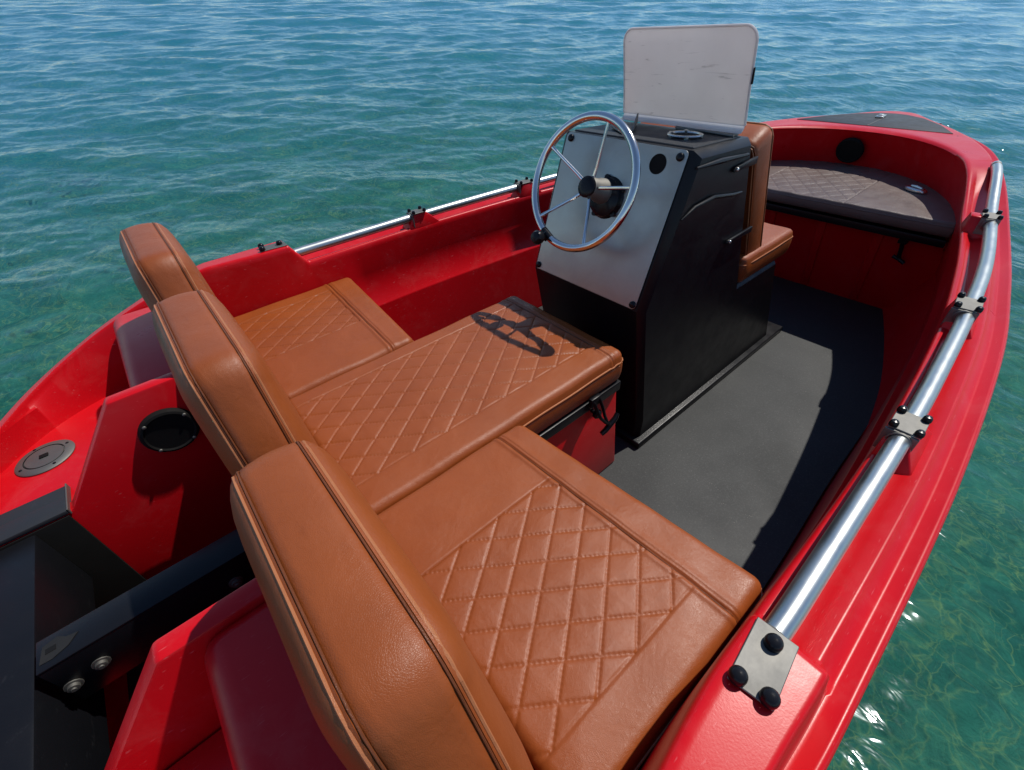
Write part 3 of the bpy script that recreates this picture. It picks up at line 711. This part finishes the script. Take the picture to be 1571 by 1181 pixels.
# metal cleat lying on the bow cushion
cl = thing('mooring_cleat', 'oval polished metal fitting on the bow cushion near the rail', 'cleat', (2.30, -.39, .488))
a = MB(); n = 28; P = []
cd = Vector((-.45, -.9, 0)).normalized()
CC = Vector((2.33, -.352, .4885)); ex = Vector((-.50, -.866, 0)); ey = Vector((.866, -.50, 0))
for sc_, z in ((1, 0), (1.04, .004), (1.0, .009), (.8, .013), (.62, .014), (.58, .011), (.3, .010), (.01, .010)):
    P.append([CC + ex * (.050 * sc_ * math.cos(t)) + ey * (.026 * sc_ * math.sin(t)) + Vector((0, 0, z)) for t in np.linspace(0, 2 * math.pi, n, endpoint=False)])
a.grid([[tuple(q) for q in row] for row in P], close_v=True); a.build('base', STEEL, cl)
a = MB(); a.tube([CC + ex * -.026 + Vector((0, 0, .015)), CC + Vector((0, 0, .0165)), CC + ex * .026 + Vector((0, 0, .015))], [.004, .006, .004], 10); a.build('cross_bar', STEEL, cl)

# ------------------------------------------------------------------ water and sea bed
def wave_height(X, Y, spacing):
    r_ = np.random.default_rng(11); Z = np.zeros_like(X)
    fwd = Rw @ Vector(RC[2]); base = math.atan2(fwd.y, fwd.x) + math.radians(8)
    for i in range(90):
        lam = .10 * (20 ** (i / 89.0)) if i < 82 else 1.8 + r_.random() * 2
        lam *= .85 + .3 * r_.random(); k = 2 * math.pi / lam
        ang = base + r_.normal() * (.55 if lam < .6 else .38); ph = r_.random() * 6.283
        amp = .0034 * lam ** .88 * (.7 + .6 * r_.random())
        fade = np.clip((lam / (spacing * 3.0)) - 1, 0, 1)
        arg = k * (X * math.cos(ang) + Y * math.sin(ang)) + ph + .9 * np.sin(.7 * X * math.sin(ang) - .6 * Y * math.cos(ang) + ph)
        Z += amp * fade * (np.sin(arg) + .18 * np.cos(2 * arg))
    return Z
camw = cam.matrix_world.translation; fwd = Rw @ Vector(RC[2]); az0 = math.atan2(fwd.y, fwd.x)
def polar(name, mat, rs, n_a, zf, a0=None, a1=None):
    A = np.linspace(az0 - math.pi, az0 + math.pi, n_a) if a0 is None else np.linspace(az0 + a0, az0 + a1, n_a)
    Rr, Aa = np.meshgrid(rs, A, indexing='ij'); X = camw.x + Rr * np.cos(Aa); Y = camw.y + Rr * np.sin(Aa)
    return X, Y, Rr
def sheet(name, X, Y, Z, mat):
    a, b = X.shape; V = np.dstack([X, Y, Z]).reshape(-1, 3).astype(np.float32)
    i, j = np.meshgrid(np.arange(a - 1), np.arange(b - 1), indexing='ij'); q = (i * b + j).ravel()
    Fc = np.column_stack([q, q + b, q + b + 1, q + 1]).astype(np.int32)
    me = bpy.data.meshes.new(name); me.vertices.add(len(V)); me.vertices.foreach_set('co', V.ravel())
    me.loops.add(len(Fc) * 4); me.loops.foreach_set('vertex_index', Fc.ravel()); me.polygons.add(len(Fc))
    me.polygons.foreach_set('loop_start', np.arange(0, len(Fc) * 4, 4, dtype=np.int32)); me.update(calc_edges=True); me.validate()
    me.shade_smooth(); me.materials.append(mat); o = bpy.data.objects.new(name, me); COL.objects.link(o); o['kind'] = 'structure'; return o

m = NM('sea_water'); t = m.t; t.nodes.remove(m.b)
co = m.n('ShaderNodeNewGeometry').outputs['Position']
def wnoise(sc, det, rough, stretch=1.0):
    mp = m.n('ShaderNodeMapping'); mp.inputs['Rotation'].default_value = (0, 0, -az0); mp.inputs['Scale'].default_value = (1, 1 / stretch, 1); m.l(co, mp.inputs[0])
    return m.noise(sc, det, rough, mp.outputs[0], .4)
cd_ = m.n('ShaderNodeCameraData')
nb1 = m.bump(wnoise(6.5, 2, .5, 1.9), .036, .5)
nb2 = m.bump(wnoise(16, 3, .5, 2.2), .011, .55, nb1)
gl = m.n('ShaderNodeBsdfGlossy'); gl.inputs['Roughness'].default_value = .10; gl.inputs['Color'].default_value = (.84, .94, 1, 1); m.l(nb2, gl.inputs['Normal'])
rf = m.n('ShaderNodeBsdfRefraction'); rf.inputs['IOR'].default_value = 1.33; rf.inputs['Roughness'].default_value = 0; rf.inputs['Color'].default_value = (.80, .98, .96, 1); m.l(nb1, rf.inputs['Normal'])
tr = m.n('ShaderNodeBsdfTransparent'); tr.inputs['Color'].default_value = (.80, .98, .96, 1)
mx0 = m.n('ShaderNodeMixShader'); mx0.inputs[0].default_value = .45; m.l(tr.outputs[0], mx0.inputs[2]); m.l(rf.outputs[0], mx0.inputs[1])
fr = m.n('ShaderNodeFresnel'); fr.inputs['IOR'].default_value = 1.33; m.l(nb2, fr.inputs['Normal'])
mx = m.n('ShaderNodeMixShader'); m.l(fr.outputs[0], mx.inputs[0]); m.l(mx0.outputs[0], mx.inputs[1]); m.l(gl.outputs[0], mx.inputs[2])
m.l(mx.outputs[0], t.nodes['Material Output'].inputs['Surface'])
WATER = m.m

rs = .35 * (1 + .0066) ** np.arange(0, 900); rs = rs[rs < 80]
X, Y, Rr = polar('w', None, rs, 940, None, -1.75, 1.45)
sp = Rr * .0098
Zw = wave_height(X, Y, np.maximum(Rr * .0040, .004)) * (1 - .5 * sstep(Rr, 20, 70)) * (.42 + .58 * sstep(Rr, 2.0, 6.5)) * np.clip(np.minimum(np.arange(940), 939 - np.arange(940)) / 40., 0, 1)[None, :]
sheet('water', X, Y, Zw, WATER)
rs2 = np.r_[.35, np.geomspace(1, 80, 60)]
X2, Y2, R2 = polar('w', None, rs2, 160, None, 1.45, 2 * math.pi - 1.75)
sheet('water', X2, Y2, 0 * X2, WATER)
rs3 = np.geomspace(80, 6000, 30); X3, Y3, _ = polar('w', None, rs3, 120, None); sheet('water', X3, Y3, 0 * X3, WATER)

m = NM('sea_bed'); c0 = m.noise(.55, 6, .65); 
c = m.ramp(m.noise(1.3, 8, .68, dist=.7), [(.30, (.020, .15, .115)), (.5, (.06, .29, .22)), (.72, (.18, .48, .32))])
c = m.mix(m.mapr(m.noise(4.5, 6, .7, dist=1.0), .42, .68, 0, .75), c, (.018, .09, .07))
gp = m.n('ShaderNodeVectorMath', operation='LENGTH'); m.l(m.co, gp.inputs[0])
c = m.mix(m.mapr(gp.outputs['Value'], 4, 16, 0, .9), c, (.05, .38, .66))  # distance blue: light scattered by the water, put into the bed colour
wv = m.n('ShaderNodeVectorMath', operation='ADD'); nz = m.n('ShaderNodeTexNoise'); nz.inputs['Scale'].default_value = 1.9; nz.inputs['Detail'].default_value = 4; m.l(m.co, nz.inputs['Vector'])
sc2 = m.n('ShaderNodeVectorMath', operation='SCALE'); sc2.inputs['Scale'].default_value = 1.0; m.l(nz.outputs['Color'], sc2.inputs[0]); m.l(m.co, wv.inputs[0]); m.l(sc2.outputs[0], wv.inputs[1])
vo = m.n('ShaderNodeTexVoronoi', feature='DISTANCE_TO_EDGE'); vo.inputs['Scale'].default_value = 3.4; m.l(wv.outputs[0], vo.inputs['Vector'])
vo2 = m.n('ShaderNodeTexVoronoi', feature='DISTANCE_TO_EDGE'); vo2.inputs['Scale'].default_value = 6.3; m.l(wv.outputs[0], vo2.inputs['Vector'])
caustic = m.math('MULTIPLY', m.math('POWER', m.mapr(vo.outputs['Distance'], .0, .06, 1, 0), 2.2), m.mapr(m.noise(2.6, 4, .65), .42, .62, 0, 1))
caustic2 = m.math('MULTIPLY', m.math('POWER', m.mapr(vo2.outputs['Distance'], .0, .08, 1, 0), 2.0), m.mapr(m.noise(3.3, 4, .65), .45, .62, 0, .9))
caustic = m.math('MAXIMUM', caustic, caustic2)
c = m.mix(m.math('MULTIPLY', caustic, .72), c, (.55, .66, .24))  # pale network is caustic sunlight painted into the bed colour
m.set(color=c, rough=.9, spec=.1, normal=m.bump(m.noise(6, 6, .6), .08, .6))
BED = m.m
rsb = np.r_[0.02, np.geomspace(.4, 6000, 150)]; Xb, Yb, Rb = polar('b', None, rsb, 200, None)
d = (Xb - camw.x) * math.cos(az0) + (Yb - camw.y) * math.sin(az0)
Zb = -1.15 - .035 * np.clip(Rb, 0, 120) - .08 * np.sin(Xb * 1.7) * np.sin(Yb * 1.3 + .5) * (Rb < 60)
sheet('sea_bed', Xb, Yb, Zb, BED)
